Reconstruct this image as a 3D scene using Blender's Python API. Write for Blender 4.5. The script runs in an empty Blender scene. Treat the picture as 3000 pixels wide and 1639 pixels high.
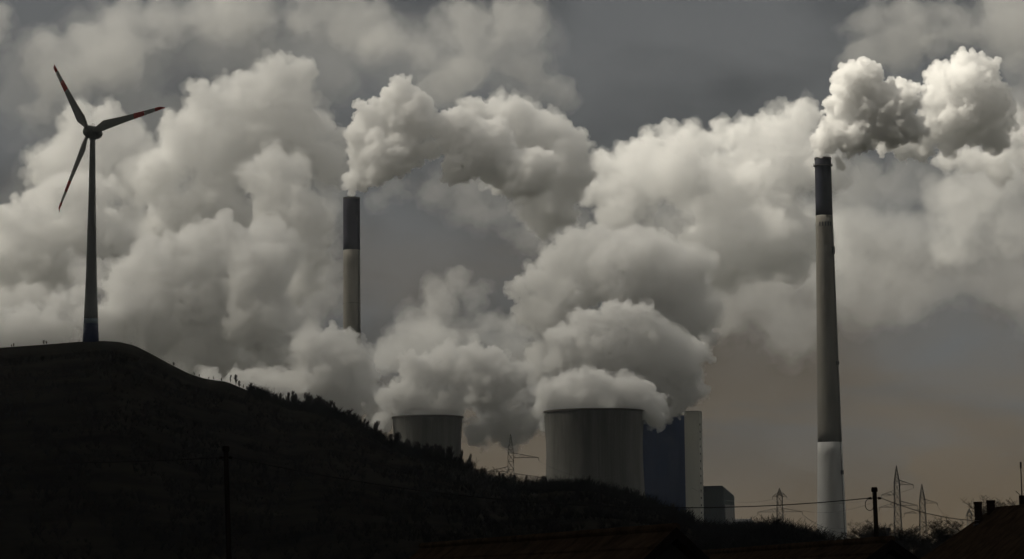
import bpy, bmesh, math, random
import numpy as np
from mathutils import Vector, Matrix, Euler, noise as mnoise

S = bpy.context.scene
C = S.collection
R = math.radians

# ------------------------------------------------------------------ camera, sky, sun, exposure
PW, PH, FPX = 2575.0, 1407.0, 6366.0
PITCH, ROLL, CAMZ = 6.72, 0.57, 6.0
cam_d = bpy.data.cameras.new('camera')
cam = bpy.data.objects.new('camera', cam_d); C.objects.link(cam)
cam.location = (0, 0, CAMZ)
cam.rotation_euler = (R(90 + PITCH), R(ROLL), 0)
cam_d.sensor_width = 36.0
cam_d.lens = 36.0 * FPX / PW
cam_d.clip_start = 0.5
cam_d.clip_end = 60000
S.camera = cam
CM = cam.rotation_euler.to_matrix()

SUN_EL, SUN_AZ = 48.0, -80.0          # azimuth clockwise from +Y (the viewing direction)
world = bpy.data.worlds.new('World'); S.world = world
world.use_nodes = True
wn, wl = world.node_tree.nodes, world.node_tree.links
wn.clear()
w_out = wn.new('ShaderNodeOutputWorld'); w_bg = wn.new('ShaderNodeBackground')
w_bg.inputs['Strength'].default_value = 0.10
sky = wn.new('ShaderNodeTexSky'); sky.sky_type = 'NISHITA'; sky.sun_disc = False
sky.sun_elevation = R(SUN_EL); sky.sun_rotation = R(SUN_AZ)
tc = wn.new('ShaderNodeTexCoord')
mp = wn.new('ShaderNodeMapping'); mp.inputs['Scale'].default_value = (1.0, 1.0, 1.7)
nz = wn.new('ShaderNodeTexNoise'); nz.inputs['Scale'].default_value = 8.0; nz.inputs['Detail'].default_value = 6; nz.inputs['Roughness'].default_value = 0.5
nz.inputs['Distortion'].default_value = 0.25
wl.new(tc.outputs['Generated'], mp.inputs['Vector']); wl.new(mp.outputs[0], nz.inputs['Vector'])
cr = wn.new('ShaderNodeValToRGB')
cr.color_ramp.elements[0].position = 0.38; cr.color_ramp.elements[0].color = (0.405, 0.41, 0.41, 1)
cr.color_ramp.elements[1].position = 0.60; cr.color_ramp.elements[1].color = (1.12, 1.13, 1.12, 1)
wl.new(nz.outputs['Fac'], cr.inputs['Fac'])
sx = wn.new('ShaderNodeSeparateXYZ'); wl.new(tc.outputs['Generated'], sx.inputs[0])
mr = wn.new('ShaderNodeMapRange'); mr.inputs['From Min'].default_value = 0.0; mr.inputs['From Max'].default_value = 0.17
mr.inputs['To Min'].default_value = 1.0; mr.inputs['To Max'].default_value = 0.0
wl.new(sx.outputs['Z'], mr.inputs['Value'])
warm = wn.new('ShaderNodeMixRGB'); warm.inputs['Color2'].default_value = (1.22, 0.88, 0.52, 1)
mp2 = wn.new('ShaderNodeMapping'); mp2.inputs['Scale'].default_value = (1.0, 1.0, 2.6); mp2.inputs['Location'].default_value = (0.3, 0.0, 0.11)
nz2 = wn.new('ShaderNodeTexNoise'); nz2.inputs['Scale'].default_value = 9.0; nz2.inputs['Detail'].default_value = 6; nz2.inputs['Roughness'].default_value = 0.55; nz2.inputs['Distortion'].default_value = 0.4
wl.new(tc.outputs['Generated'], mp2.inputs['Vector']); wl.new(mp2.outputs[0], nz2.inputs['Vector'])
patch = wn.new('ShaderNodeMapRange'); patch.inputs['From Min'].default_value = 0.36; patch.inputs['From Max'].default_value = 0.53
wl.new(nz2.outputs['Fac'], patch.inputs['Value'])
wf = wn.new('ShaderNodeMath'); wf.operation = 'MULTIPLY'; wl.new(mr.outputs[0], wf.inputs[0]); wl.new(patch.outputs[0], wf.inputs[1])
low = wn.new('ShaderNodeMapRange'); low.inputs['From Min'].default_value = 0.018; low.inputs['From Max'].default_value = 0.075
low.inputs['To Min'].default_value = 0.85; low.inputs['To Max'].default_value = 0.0
wl.new(sx.outputs['Z'], low.inputs['Value'])
wmx = wn.new('ShaderNodeMath'); wmx.operation = 'MAXIMUM'; wl.new(wf.outputs[0], wmx.inputs[0]); wl.new(low.outputs[0], wmx.inputs[1])
wl.new(wmx.outputs[0], warm.inputs['Fac']); wl.new(cr.outputs['Color'], warm.inputs['Color1'])
cover = wn.new('ShaderNodeMixRGB'); thin = wn.new('ShaderNodeMapRange'); thin.inputs['From Min'].default_value = 0.2; thin.inputs['From Max'].default_value = 1.0
thin.inputs['To Min'].default_value = 0.975; thin.inputs['To Max'].default_value = 0.72
wl.new(sx.outputs['Z'], thin.inputs['Value']); wl.new(thin.outputs[0], cover.inputs['Fac'])
wl.new(sky.outputs['Color'], cover.inputs['Color1']); wl.new(warm.outputs['Color'], cover.inputs['Color2'])
wl.new(cover.outputs['Color'], w_bg.inputs['Color']); wl.new(w_bg.outputs[0], w_out.inputs['Surface'])

sun_d = bpy.data.lights.new('sun', 'SUN'); sun_d.energy = 5.0; sun_d.angle = R(0.5); sun_d.color = (1.0, 0.93, 0.78)
sun = bpy.data.objects.new('sun', sun_d); C.objects.link(sun)
to_sun = Vector((math.sin(R(SUN_AZ)) * math.cos(R(SUN_EL)), math.cos(R(SUN_AZ)) * math.cos(R(SUN_EL)), math.sin(R(SUN_EL))))
sun.rotation_euler = to_sun.to_track_quat('Z', 'Y').to_euler()
sun.location = (0, 0, 800)

vs = S.view_settings
S.display_settings.display_device = 'sRGB'
vs.view_transform = 'Standard'; vs.look = 'None'; vs.gamma = 1.0; vs.exposure = 0.0; vs.use_curve_mapping = False
cy = S.cycles
cy.max_bounces = 28; cy.volume_bounces = 24; cy.diffuse_bounces = 3; cy.glossy_bounces = 2
cy.transparent_max_bounces = 64; cy.transmission_bounces = 2
cy.use_denoising = True
cy.use_adaptive_sampling = True; cy.adaptive_threshold = 0.045
cy.sample_clamp_indirect = 4.0

# ------------------------------------------------------------------ helpers
def P(px, py, Y):
    """the point of the place at distance Y seen at photograph position (px, py)"""
    d = CM @ Vector(((px - PW/2) / FPX, -(py - PH/2) / FPX, -1.0))
    t = Y / d.y
    return Vector((d.x * t, Y, CAMZ + d.z * t))
def SC(Y): return Y / FPX          # metres per photograph pixel at distance Y

def tag(o, label=None, cat=None, group=None, kind=None):
    if label: o['label'] = label
    if cat: o['category'] = cat
    if group: o['group'] = group
    if kind: o['kind'] = kind
    return o
def link(name, me, mats=None, parent=None, loc=None):
    o = bpy.data.objects.new(name, me); C.objects.link(o)
    if mats is not None:
        for m in (mats if isinstance(mats, (list, tuple)) else [mats]): me.materials.append(m)
    if parent is not None: o.parent = parent
    if loc is not None: o.location = loc
    return o
def empty(name, loc, rz=0):
    o = bpy.data.objects.new(name, None); C.objects.link(o); o.location = loc; o.rotation_euler = (0, 0, rz)
    o.empty_display_size = 1
    return o
def np_mesh(name, V, F, smooth=False, mi=None):
    me = bpy.data.meshes.new(name)
    V = np.asarray(V, dtype=np.float32); F = np.asarray(F, dtype=np.int32)
    n = F.shape[1]
    me.vertices.add(len(V)); me.vertices.foreach_set('co', V.ravel())
    me.loops.add(F.size); me.loops.foreach_set('vertex_index', F.ravel())
    me.polygons.add(len(F)); me.polygons.foreach_set('loop_start', np.arange(0, F.size, n, dtype=np.int32))
    if mi is not None: me.polygons.foreach_set('material_index', np.asarray(mi, dtype=np.int32))
    me.update(calc_edges=True)
    if smooth: me.polygons.foreach_set('use_smooth', np.ones(len(F), dtype=bool))
    me.validate()
    return me

# ------------------------------------------------------------------ materials
def mat(name, col, rough=0.85, var=0.25, scale=0.2, col2=None, stretch=(1, 1, 1), bump=0.0, spec=0.25, metal=0.0):
    """procedural paint, concrete, bark ...: two tones broken up by noise of real size"""
    m = bpy.data.materials.new(name); m.use_nodes = True
    n, l = m.node_tree.nodes, m.node_tree.links
    b = n['Principled BSDF']; b.inputs['Roughness'].default_value = rough
    b.inputs['Specular IOR Level'].default_value = spec; b.inputs['Metallic'].default_value = metal
    t = n.new('ShaderNodeTexCoord'); mp = n.new('ShaderNodeMapping'); mp.inputs['Scale'].default_value = stretch
    nz = n.new('ShaderNodeTexNoise'); nz.inputs['Scale'].default_value = scale; nz.inputs['Detail'].default_value = 7; nz.inputs['Roughness'].default_value = 0.62
    l.new(t.outputs['Object'], mp.inputs[0]); l.new(mp.outputs[0], nz.inputs['Vector'])
    r = n.new('ShaderNodeValToRGB')
    c2 = col2 or tuple(c * (1 - var) for c in col)
    r.color_ramp.elements[0].position = 0.35; r.color_ramp.elements[0].color = (*c2, 1)
    r.color_ramp.elements[1].position = 0.65; r.color_ramp.elements[1].color = (*tuple(min(1, c * (1 + var * 0.4)) for c in col), 1)
    l.new(nz.outputs['Fac'], r.inputs[0]); l.new(r.outputs[0], b.inputs['Base Color'])
    if bump:
        bp = n.new('ShaderNodeBump'); bp.inputs['Strength'].default_value = bump; bp.inputs['Distance'].default_value = 0.3
        l.new(nz.outputs['Fac'], bp.inputs['Height']); l.new(bp.outputs[0], b.inputs['Normal'])
    return m
M = dict(
    concrete=mat('concrete', (0.195, 0.183, 0.163), scale=0.12, var=0.22, stretch=(1, 1, 0.12)),
    tower_concrete=mat('tower_concrete', (0.18, 0.175, 0.162), scale=0.22, var=0.28, stretch=(1, 1, 0.06)),
    rim=mat('rim_concrete', (0.12, 0.11, 0.10)),
    dark_paint=mat('dark_paint', (0.020, 0.023, 0.042), scale=0.08, col2=(0.028, 0.024, 0.024), stretch=(1, 1, 0.15), rough=0.8, spec=0.1),
    plum_paint=mat('plum_paint', (0.030, 0.028, 0.042), scale=0.08, var=0.35, stretch=(1, 1, 0.15), rough=0.8, spec=0.1),
    white_paint=mat('white_paint', (0.49, 0.49, 0.49), scale=0.1, var=0.12, stretch=(1, 1, 0.1)),
    steel=mat('steel', (0.05, 0.05, 0.05), rough=0.6, spec=0.4),
    galvanised=mat('galvanised_steel', (0.16, 0.16, 0.155), rough=0.6, spec=0.4),
    turbine=mat('turbine_paint', (0.34, 0.36, 0.35), scale=0.15, var=0.12, rough=0.5, stretch=(1, 1, 0.2)),
    turbine_green=mat('turbine_green_paint', (0.30, 0.38, 0.44), scale=0.15, var=0.1, rough=0.5),
    turbine_blue=mat('turbine_blue_paint', (0.025, 0.042, 0.13), scale=0.15, var=0.12, rough=0.5),
    nacelle=mat('nacelle_paint', (0.30, 0.32, 0.32), scale=0.3, var=0.15, rough=0.45),
    blade_white=mat('blade_white_paint', (0.52, 0.53, 0.52), rough=0.5, var=0.1),
    red=mat('red_paint', (0.62, 0.055, 0.035), scale=0.3, var=0.1, rough=0.5),
    blue_clad=mat('blue_cladding', (0.005, 0.022, 0.085), scale=0.15, var=0.15, stretch=(1, 1, 0.1), rough=0.6),
    pale_clad=mat('pale_cladding', (0.42, 0.42, 0.38), scale=0.1, var=0.12, stretch=(1, 1, 0.1)),
    teal_clad=mat('teal_cladding', (0.07, 0.088, 0.09), scale=0.1, var=0.2, stretch=(1, 1, 0.1)),
    grey_clad=mat('grey_cladding', (0.26, 0.26, 0.25), scale=0.1, var=0.2, stretch=(1, 1, 0.1)),
    glass=mat('dark_glass', (0.03, 0.035, 0.04), rough=0.15, spec=0.5),
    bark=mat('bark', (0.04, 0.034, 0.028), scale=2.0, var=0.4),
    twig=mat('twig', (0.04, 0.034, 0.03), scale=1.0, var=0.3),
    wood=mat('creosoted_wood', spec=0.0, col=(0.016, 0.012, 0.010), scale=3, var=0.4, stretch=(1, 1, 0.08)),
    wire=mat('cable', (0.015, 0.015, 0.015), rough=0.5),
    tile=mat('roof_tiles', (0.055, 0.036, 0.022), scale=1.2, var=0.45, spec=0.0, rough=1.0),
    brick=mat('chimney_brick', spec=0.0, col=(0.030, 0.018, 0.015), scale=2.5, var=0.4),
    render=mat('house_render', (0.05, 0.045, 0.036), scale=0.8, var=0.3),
)
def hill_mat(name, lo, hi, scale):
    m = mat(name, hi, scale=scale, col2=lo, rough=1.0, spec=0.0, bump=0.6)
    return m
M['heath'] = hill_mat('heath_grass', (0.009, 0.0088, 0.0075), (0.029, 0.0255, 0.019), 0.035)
M['scrub'] = mat('scrub', (0.017, 0.017, 0.015), scale=0.05, var=0.5, spec=0.0)
M['soil'] = mat('meadow_ground', (0.03, 0.03, 0.018), scale=0.02, var=0.4, spec=0.0)

# ------------------------------------------------------------------ mesh helpers
class MB:
    """collects shapes for one mesh"""
    def __init__(self): self.V, self.F, self.mi = [], [], []
    def add(self, V, F, mi=0):
        k = len(self.V); self.V += [tuple(v) for v in V]
        self.F += [tuple(i + k for i in f) for f in F]; self.mi += [mi] * len(F)
    def prism(self, pts_a, pts_b, mi=0, caps=True):
        n = len(pts_a)
        F = [(i, (i+1) % n, n + (i+1) % n, n + i) for i in range(n)]
        if caps: F += [tuple(range(n))[::-1], tuple(range(n, 2*n))]
        self.add(list(pts_a) + list(pts_b), F, mi)
    def box(self, c, d, mi=0, rz=0.0):
        x, y, z = d[0]/2, d[1]/2, d[2]/2
        ca, sa = math.cos(rz), math.sin(rz)
        a = [(c[0]+px*ca-py*sa, c[1]+px*sa+py*ca, c[2]-z) for px, py in ((-x,-y),(x,-y),(x,y),(-x,y))]
        self.prism(a, [(p[0], p[1], c[2]+z) for p in a], mi)
    def bar(self, a, b, r0, r1=None, n=4, mi=0):
        a, b = Vector(a), Vector(b); r1 = r0 if r1 is None else r1
        d = b - a
        if d.length < 1e-6: return
        q = d.to_track_quat('Z', 'Y')
        ring = [q @ Vector((math.cos(2*math.pi*(i+.5)/n), math.sin(2*math.pi*(i+.5)/n), 0)) for i in range(n)]
        self.prism([a + p*r0 for p in ring], [b + p*r1 for p in ring], mi)
    def path(self, pts, r, n=5, mi=0):
        pts = [Vector(p) for p in pts]
        rings = []
        for i, p in enumerate(pts):
            d = (pts[min(i+1, len(pts)-1)] - pts[max(i-1, 0)])
            q = d.to_track_quat('Z', 'Y'); rr = r[i] if isinstance(r, (list, tuple)) else r
            rings.append([p + (q @ Vector((math.cos(2*math.pi*k/n), math.sin(2*math.pi*k/n), 0))) * rr for k in range(n)])
        V = [v for g in rings for v in g]; F = []
        for i in range(len(rings)-1):
            for k in range(n):
                F.append((i*n+k, i*n+(k+1) % n, (i+1)*n+(k+1) % n, (i+1)*n+k))
        F += [tuple(range(n))[::-1], tuple(range(len(V)-n, len(V)))]
        self.add(V, F, mi)
    def lathe(self, prof, n=64, mi=0, c=(0, 0, 0), cap=True):
        V = [(c[0]+r*math.cos(2*math.pi*k/n), c[1]+r*math.sin(2*math.pi*k/n), c[2]+z) for r, z in prof for k in range(n)]
        F = [(i*n+k, i*n+(k+1) % n, (i+1)*n+(k+1) % n, (i+1)*n+k) for i in range(len(prof)-1) for k in range(n)]
        if cap: F += [tuple(range(n))[::-1], tuple(range(len(V)-n, len(V)))]
        self.add(V, F, mi)
    def build(self, name, mats, parent=None, loc=None, smooth=False):
        me = bpy.data.meshes.new(name); me.from_pydata(self.V, [], self.F)
        o = link(name, me, mats, parent, loc)
        me.polygons.foreach_set('material_index', self.mi)
        if smooth: me.polygons.foreach_set('use_smooth', [len(p.vertices) == 4 for p in me.polygons])
        me.update(); return o

# ------------------------------------------------------------------ ground and hill
HP = [(-2600,1150),(-1500,1000),(-700,925),(-200,888),(0,875),(100,868),(200,860),(260,858),(300,860),(340,869),(380,889),(430,916),(480,941),(520,953),(575,961),(620,980),(680,1004),(730,1026),(790,1034),(840,1048),(890,1072),(940,1100),(985,1128),
      (1050,1150),(1100,1160),(1160,1180),(1200,1208),(1250,1222),(1300,1232),(1380,1236),(1480,1236),(1560,1258),(1640,1285),(1700,1312),(1760,1340),(1830,1350),(1900,1345),(1960,1342),(2010,1356),(2060,1376),(2150,1385),(2300,1392),(2600,1392),(3200,1400),(4500,1420)]
def ridge_py(px): return float(np.interp(px, [h[0] for h in HP], [h[1] for h in HP]))
def ridge_Y(px): return float(np.interp(px, [-2600, 700, 1150, 1700, 2100, 4500], [1166, 1166, 1020, 860, 700, 700]))
def hill_z(px, Y):
    Yr = ridge_Y(px); zr = P(px, ridge_py(px), Yr).z
    t = Y / Yr
    if t <= 1:
        u = max(0.0, min(1.0, (t - 0.42) / 0.58)); k = 1 - (1 - u) ** 1.9; k = k * min(1.0, u / 0.12)
    else:
        u = max(0.0, min(1.0, (t - 1) / 0.42)); k = math.cos(u * math.pi / 2) ** 1.3
    z = CAMZ + (zr - CAMZ) * k * t if t <= 1 else zr * k
    w = max(0.0, 1 - abs(t - 0.955) / 0.04)          # the terrace below the top
    z -= 3.2 * w * max(0.0, min(1.0, (560 - px) / 160))
    x = (px - PW/2) / FPX * Y
    n = mnoise.fractal(Vector((x / 60, Y / 60, 0.5)), 1.0, 2.0, 5)
    edge = min(1.0, abs(t - 1) / 0.09)
    return max(0.02, z + n * 1.5 * k * edge)
def hill_at(px, Y): return Vector(((px - PW/2) / FPX * Y, Y, hill_z(px, Y)))

g = MB(); g.add([(-30000,-2000,0),(30000,-2000,0),(30000,40000,0),(-30000,40000,0)], [(0,1,2,3)])
tag(g.build('ground', M['soil']), kind='structure')
def build_hill():
    pxs = np.concatenate([np.arange(-2600, -200, 60), np.arange(-200, 2700, 14), np.arange(2700, 4560, 60)])
    ts = np.concatenate([np.arange(0.42, 0.9, 0.02), np.arange(0.9, 1.04, 0.006), np.arange(1.04, 1.44, 0.03)])
    V = []
    for t in ts:
        for px in pxs:
            V.append(hill_at(px, t * ridge_Y(px))[:])
    n = len(pxs)
    F = [(j*n+i, j*n+i+1, (j+1)*n+i+1, (j+1)*n+i) for j in range(len(ts)-1) for i in range(n-1)]
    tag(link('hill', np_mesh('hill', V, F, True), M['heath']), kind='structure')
build_hill()

# ------------------------------------------------------------------ bare trees
def tree_segments(seed, h, spread=0.55, up=0.35, forks=5, rmin=0.035, depth=4, low=1):
    rg = random.Random(seed)
    segs = []
    def grow(p, d, L, r, lv):
        n = 4 if lv < 2 else 3
        for i in range(n):
            d2 = (d + Vector((rg.uniform(-1, 1), rg.uniform(-1, 1), rg.uniform(-1, 1))) * 0.16 + Vector((0, 0, up * 0.12))).normalized()
            q = p + d2 * (L / n); r2 = max(rmin, r * (1 - 0.62 * (i + 1) / n))
            r1 = max(rmin, r * (1 - 0.62 * i / n))
            segs.append((p, q, r1, r2, lv))
            p, d = q, d2
            if lv < depth and (lv > 0 or i >= low):
                for _ in range(forks if (lv == 0) else (2 if lv < 3 else 2)):
                    a = rg.uniform(0, 2*math.pi)
                    side = Vector((math.cos(a), math.sin(a), 0))
                    nd = (d * (1 - spread) + side * spread * rg.uniform(0.7, 1.4) + Vector((0, 0, up * rg.uniform(0.2, 1)))).normalized()
                    grow(p, nd, L * rg.uniform(0.38, 0.6) * (1.0 if lv else 0.8), r2 * 0.62, lv + 1)
    grow(Vector((0, 0, 0)), Vector((0, 0, 1)), h * 0.62, h * 0.022, 0)
    top = max(s[1].z for s in segs); k = h / top
    return [(a * k, b * k, r1, r2, lv) for a, b, r1, r2, lv in segs]
def seg_mesh(name, segs, n=3):
    V, F = [], []
    A = np.array([s[0][:] for s in segs]); B = np.array([s[1][:] for s in segs])
    r1 = np.array([s[2] for s in segs]); r2 = np.array([s[3] for s in segs])
    D = B - A; D /= np.maximum(np.linalg.norm(D, axis=1, keepdims=True), 1e-6)
    ref = np.where(np.abs(D[:, 2:3]) > 0.9, np.array([[1., 0, 0]]), np.array([[0, 0, 1.]]))
    U = np.cross(D, ref); U /= np.linalg.norm(U, axis=1, keepdims=True); W_ = np.cross(D, U)
    rings = []
    for P0, r in ((A, r1), (B, r2)):
        for k in range(n):
            a = 2 * math.pi * k / n
            rings.append(P0 + (U * math.cos(a) + W_ * math.sin(a)) * r[:, None])
    V = np.stack(rings, 1).reshape(-1, 3)
    base = (np.arange(len(segs)) * 2 * n)[:, None]
    F = np.concatenate([base + np.array([[k, (k+1) % n, n + (k+1) % n, n + k]]) for k in range(n)])
    return np_mesh(name, V, F)
far_kinds = [seg_mesh('bare_tree', tree_segments(40 + i, 10, spread=0.5 if i < 4 else 0.34, up=0.5 if i < 4 else 0.9, forks=5, rmin=0.026, depth=4, low=0)) for i in range(7)]
for me in far_kinds: me.materials.append(M['twig'])
rg = random.Random(5)
n_far = [0]
def far_tree(px, Y, h, label, group):
    o = link('bare_tree', rg.choice(far_kinds))
    p = hill_at(px, Y); o.location = (p.x, p.y, p.z - 0.25)
    k = h / 10; o.scale = (k * rg.uniform(0.85, 1.2), k * rg.uniform(0.85, 1.2), k); o.rotation_euler = (0, 0, rg.uniform(0, 6.28))
    tag(o, label, 'tree', group); n_far[0] += 1
T_CREST = 'leafless tree among the many lining the wooded crest of the dark hill'
T_FOOT = 'leafless tree in the wood at the hill foot, before the cooling towers'
T_BANK = 'leafless tree on the low bank beside the white footed chimney'
for px, h in ((582, 4.2), (596, 5.6), (606, 3.4)): far_tree(px, 1166, h, 'small bare tree standing where the wooded crest begins', 'trees where the wooded crest begins')
for px in (30, 36, 112, 118, 440, 492, 505, 528, 541, 560):
    far_tree(px, 1164, rg.uniform(1.4, 2.6), 'tiny bare bush on the open grassy hilltop line', 'bushes on the grassy hilltop')
px = 615.0
while px < 1190:
    dense = 0.6 if px < 700 else 1.0
    far_tree(px, ridge_Y(px) * rg.uniform(0.985, 1.004), rg.choice((3.2, 4.5, 5.5, 6.5, 7.5, 8.6)) * (0.75 if px < 720 else 1.0), T_CREST, 'trees along the wooded crest')
    px += rg.uniform(4, 8) / dense
px = 1185.0
while px < 1745:
    far_tree(px, ridge_Y(px) * rg.uniform(0.96, 1.0), rg.choice((2.6, 3.4, 4.2, 5.0, 6.2)), T_FOOT, 'trees at the hill foot')
    px += rg.uniform(5.5, 10)
px = 1752.0
while px < 2060:
    far_tree(px, ridge_Y(px) * rg.uniform(0.96, 1.0), rg.uniform(3.0, 4.6), T_BANK, 'trees on the low bank')
    px += rg.uniform(5, 9)
print('far trees', n_far[0])
def undergrowth():
    rr = random.Random(9); segs = []
    for _ in range(17000):
        px = rr.uniform(-150, 2100); t = rr.uniform(0.43, 1.0) if px > 620 else rr.uniform(0.43, 0.88)
        if _ % 4 == 0: px, t = rr.uniform(630, 2070), rr.uniform(0.94, 1.0)
        Y = t * ridge_Y(px)
        if _ % 4 and mnoise.noise(Vector((px / 90, Y / 45, 2))) < -0.12: continue
        p = hill_at(px, Y); h = 0.5 + 2.6 * rr.random() ** 2
        if px > 640 and t > 0.9: h *= 1.7
        for stem in range(5):
            d = Vector((rr.uniform(-.5, .5), rr.uniform(-.5, .5), rr.uniform(.5, 1.2))) * h
            m_ = p + d * 0.5; segs.append((p, m_, 0.07, 0.055, 0))
            segs.append((m_, p + d + Vector((rr.uniform(-.4, .4), rr.uniform(-.4, .4), 0)) * h, 0.055, 0.03, 0))
            segs.append((m_, m_ + Vector((rr.uniform(-.5, .5), rr.uniform(-.5, .5), .4)) * h, 0.05, 0.03, 0))
    o = link('undergrowth', seg_mesh('undergrowth', segs), M['scrub'])
    tag(o, 'dark leafless scrub and saplings covering the wooded flank of the hill', 'undergrowth', None, 'stuff')
undergrowth()
def near_tree(px, Y, top_py, seed, label, spread=0.72, base_py=None, group=None):
    b = P(px, 1393, Y); z0 = 0.0
    h = P(px, top_py, Y).z - z0
    segs = tree_segments(seed, h, spread=spread, up=0.4, forks=6, rmin=0.022 * Y / 400, depth=4)
    root = empty('bare_tree', (b.x, Y, z0))
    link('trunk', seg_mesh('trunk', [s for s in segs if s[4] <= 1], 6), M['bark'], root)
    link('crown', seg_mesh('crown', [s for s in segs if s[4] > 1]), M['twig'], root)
    tag(root, label, 'tree', group)
near_tree(2342, 520, 1296, 101, 'broad bare tree in front of the pylon, left of the big house roof', 0.8)
near_tree(2285, 560, 1322, 102, 'bare tree between the lattice pylon and the broad tree')
near_tree(2168, 560, 1306, 103, 'bare tree just left of the utility pole by the chimney foot')
near_tree(2140, 600, 1325, 104, 'low bare tree touching the chimney foot')
near_tree(2218, 600, 1322, 105, 'bare tree just right of the utility pole')
near_tree(2248, 620, 1328, 106, 'small bare tree under the taller lattice pylon')
near_tree(2385, 560, 1335, 107, 'low bare tree beside the slope of the big house roof')
near_tree(2118, 640, 1330, 111, 'low bare tree right against the foot of the tall chimney')
near_tree(2188, 640, 1316, 112, 'bare tree directly behind the utility pole by the chimney foot')
near_tree(2300, 640, 1318, 113, 'bare tree under the wires between the two staggered pylons')
near_tree(2365, 640, 1312, 114, 'bare tree behind the broad one, nearer the big house roof')
near_tree(2517, 300, 1250, 108, 'bare treetop showing above the big house roof, beside its second chimney')
near_tree(2545, 310, 1246, 109, 'bare treetop above the big house roof, beside the mast')
near_tree(1192, 880, 1146, 110, 'tall bare tree standing clear at the right foot of the smaller cooling tower', 0.5)

# ------------------------------------------------------------------ chimneys
def tower_at(px_top, py_top, Y):
    p = P(px_top, py_top, Y); return p
def chimney(px, py_top, Y, bands, label, name='chimney'):
    """bands: (photograph y of the lower edge, photograph width there, material)"""
    top = P(px, py_top, Y)
    s = SC(Y)
    root = empty(name, (top.x, Y, 0)); tag(root, label, 'chimney')
    return root, top
# the tall one
Yc = 1825
top = P(2069, 398, Yc); rt = empty('chimney', (top.x, Yc, 0)); tag(rt, 'tall slender chimney with dark top, bare concrete shaft and white painted foot', 'chimney')
sc = SC(Yc)
def zpy(px, py, Y): return P(px, py, Y).z
z0, z1, z2, z3 = top.z, zpy(2072, 543, Yc), zpy(2088, 1113, Yc), 0.0
def rad(z):          # radius tapering as in the photograph
    return float(np.interp(z, [0.0, zpy(2093, 1355, Yc), z2, z1, z0], [39.5*sc, 37.5*sc, 30.5*sc, 21.6*sc, 20.6*sc]))
def shaft(name, za, zb, m, parent, radf, cap=False, extra=0.0):
    b = MB(); k = max(2, int(abs(zb - za) / 8)); prof = [(radf(za + (zb - za) * i / k) + extra, za + (zb - za) * i / k) for i in range(k + 1)]
    b.lathe(prof, 72); return b.build(name, m, parent, smooth=True)
foot = shaft('painted_foot', z3, z2, M['white_paint'], rt, rad)
mid = shaft('concrete_shaft', z2, z1, M['concrete'], rt, rad)
tp = shaft('painted_top', z1, z0, M['dark_paint'], rt, rad, extra=0.0)
b = MB(); zr = zpy(2069, 417, Yc); b.lathe([(rad(zr), zr-.6), (rad(zr)+1.1, zr-.5), (rad(zr)+1.1, zr+.1), (rad(zr), zr+.2)], 64, cap=False)
for k in range(32):
    a = 2*math.pi*k/32; q = (math.cos(a)*(rad(zr)+1.0), math.sin(a)*(rad(zr)+1.0))
    b.bar((*q, zr), (*q, zr+1.3), 0.06)
b.lathe([(rad(zr)+0.95, zr+1.2), (rad(zr)+1.07, zr+1.2), (rad(zr)+1.07, zr+1.32), (rad(zr)+0.95, zr+1.32)], 64, cap=False)
b.build('gallery', M['steel'], rt)
b = MB(); b.lathe([(rad(z0)+.25, z0-1.2), (rad(z0)+.25, z0+.15), (rad(z0)-1, z0+.15)], 64, cap=False); b.build('rim', M['steel'], rt)
LA = R(-42)
def on_shaft(z, a, off): return (math.cos(a)*(rad(z)+off), math.sin(a)*(rad(z)+off), z)
b = MB()
zz = np.linspace(8, z1, 60)
for side in (-0.35, 0.35):
    b.path([Vector(on_shaft(z, LA, 0.35)) + Vector((-math.sin(LA), math.cos(LA), 0)) * side for z in zz], 0.13, 4)
for z in np.arange(9, z1, 2.2):
    t_ = Vector((-math.sin(LA), math.cos(LA), 0)); c_ = Vector(on_shaft(z, LA, 0.35)); b.bar(c_ - t_*.35, c_ + t_*.35, 0.07)
b.build('ladder', M['steel'], rt)
for py, hh in ((632, 5.5), (915, 2.6), (1190, 3.0)):
    z = zpy(2090, py, Yc); b = MB(); c_ = on_shaft(z, LA, 0.7); b.box(c_, (1.8, 1.6, hh), 0, LA)
    b.build('service_box', M['steel'], rt)
for k in range(5):
    a = R(-128 + 19 * k); z = zpy(2072, 566, Yc)
    b = MB(); b.box(on_shaft(z, a, -0.1), (0.5, 0.9, 3.2), 0, a); b.build('vent_slot', M['dark_paint'], rt)
# the one hidden by steam below
Yl = 2013
tl = P(884, 498, Yl); rl = empty('chimney', (tl.x, Yl, 0)); tag(rl, 'plain chimney with a dark plum top band, its foot lost in steam', 'chimney')
sl = SC(Yl); zl0, zl1, zl2 = tl.z, zpy(884, 630, Yl), zpy(884, 764, Yl)
def radl(z): return float(np.interp(z, [0, zl2, zl0], [27*sl, 21.9*sl, 21.2*sl]))
shaft('concrete_shaft', 0, zl1, M['concrete'], rl, radl)
shaft('painted_top', zl1, zl0, M['plum_paint'], rl, radl)
b = MB(); b.lathe([(radl(zl0)+.2, zl0-1.5), (radl(zl0)+.2, zl0+.1), (radl(zl0)-1, zl0+.1)], 64, cap=False); b.build('rim', M['steel'], rl)
b = MB()
LB = R(-35)
b.path([(math.cos(LB)*(radl(z)+.3), math.sin(LB)*(radl(z)+.3), z) for z in np.linspace(5, zl1, 30)], 0.3, 4); b.build('ladder', M['steel'], rl)
b = MB(); b.lathe([(radl(zl2)+.02, zl2-.25), (radl(zl2)+.12, zl2-.2), (radl(zl2)+.12, zl2+.2), (radl(zl2)+.02, zl2+.25)], 64, cap=False); b.build('hoop', M['rim'], rl)

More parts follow.
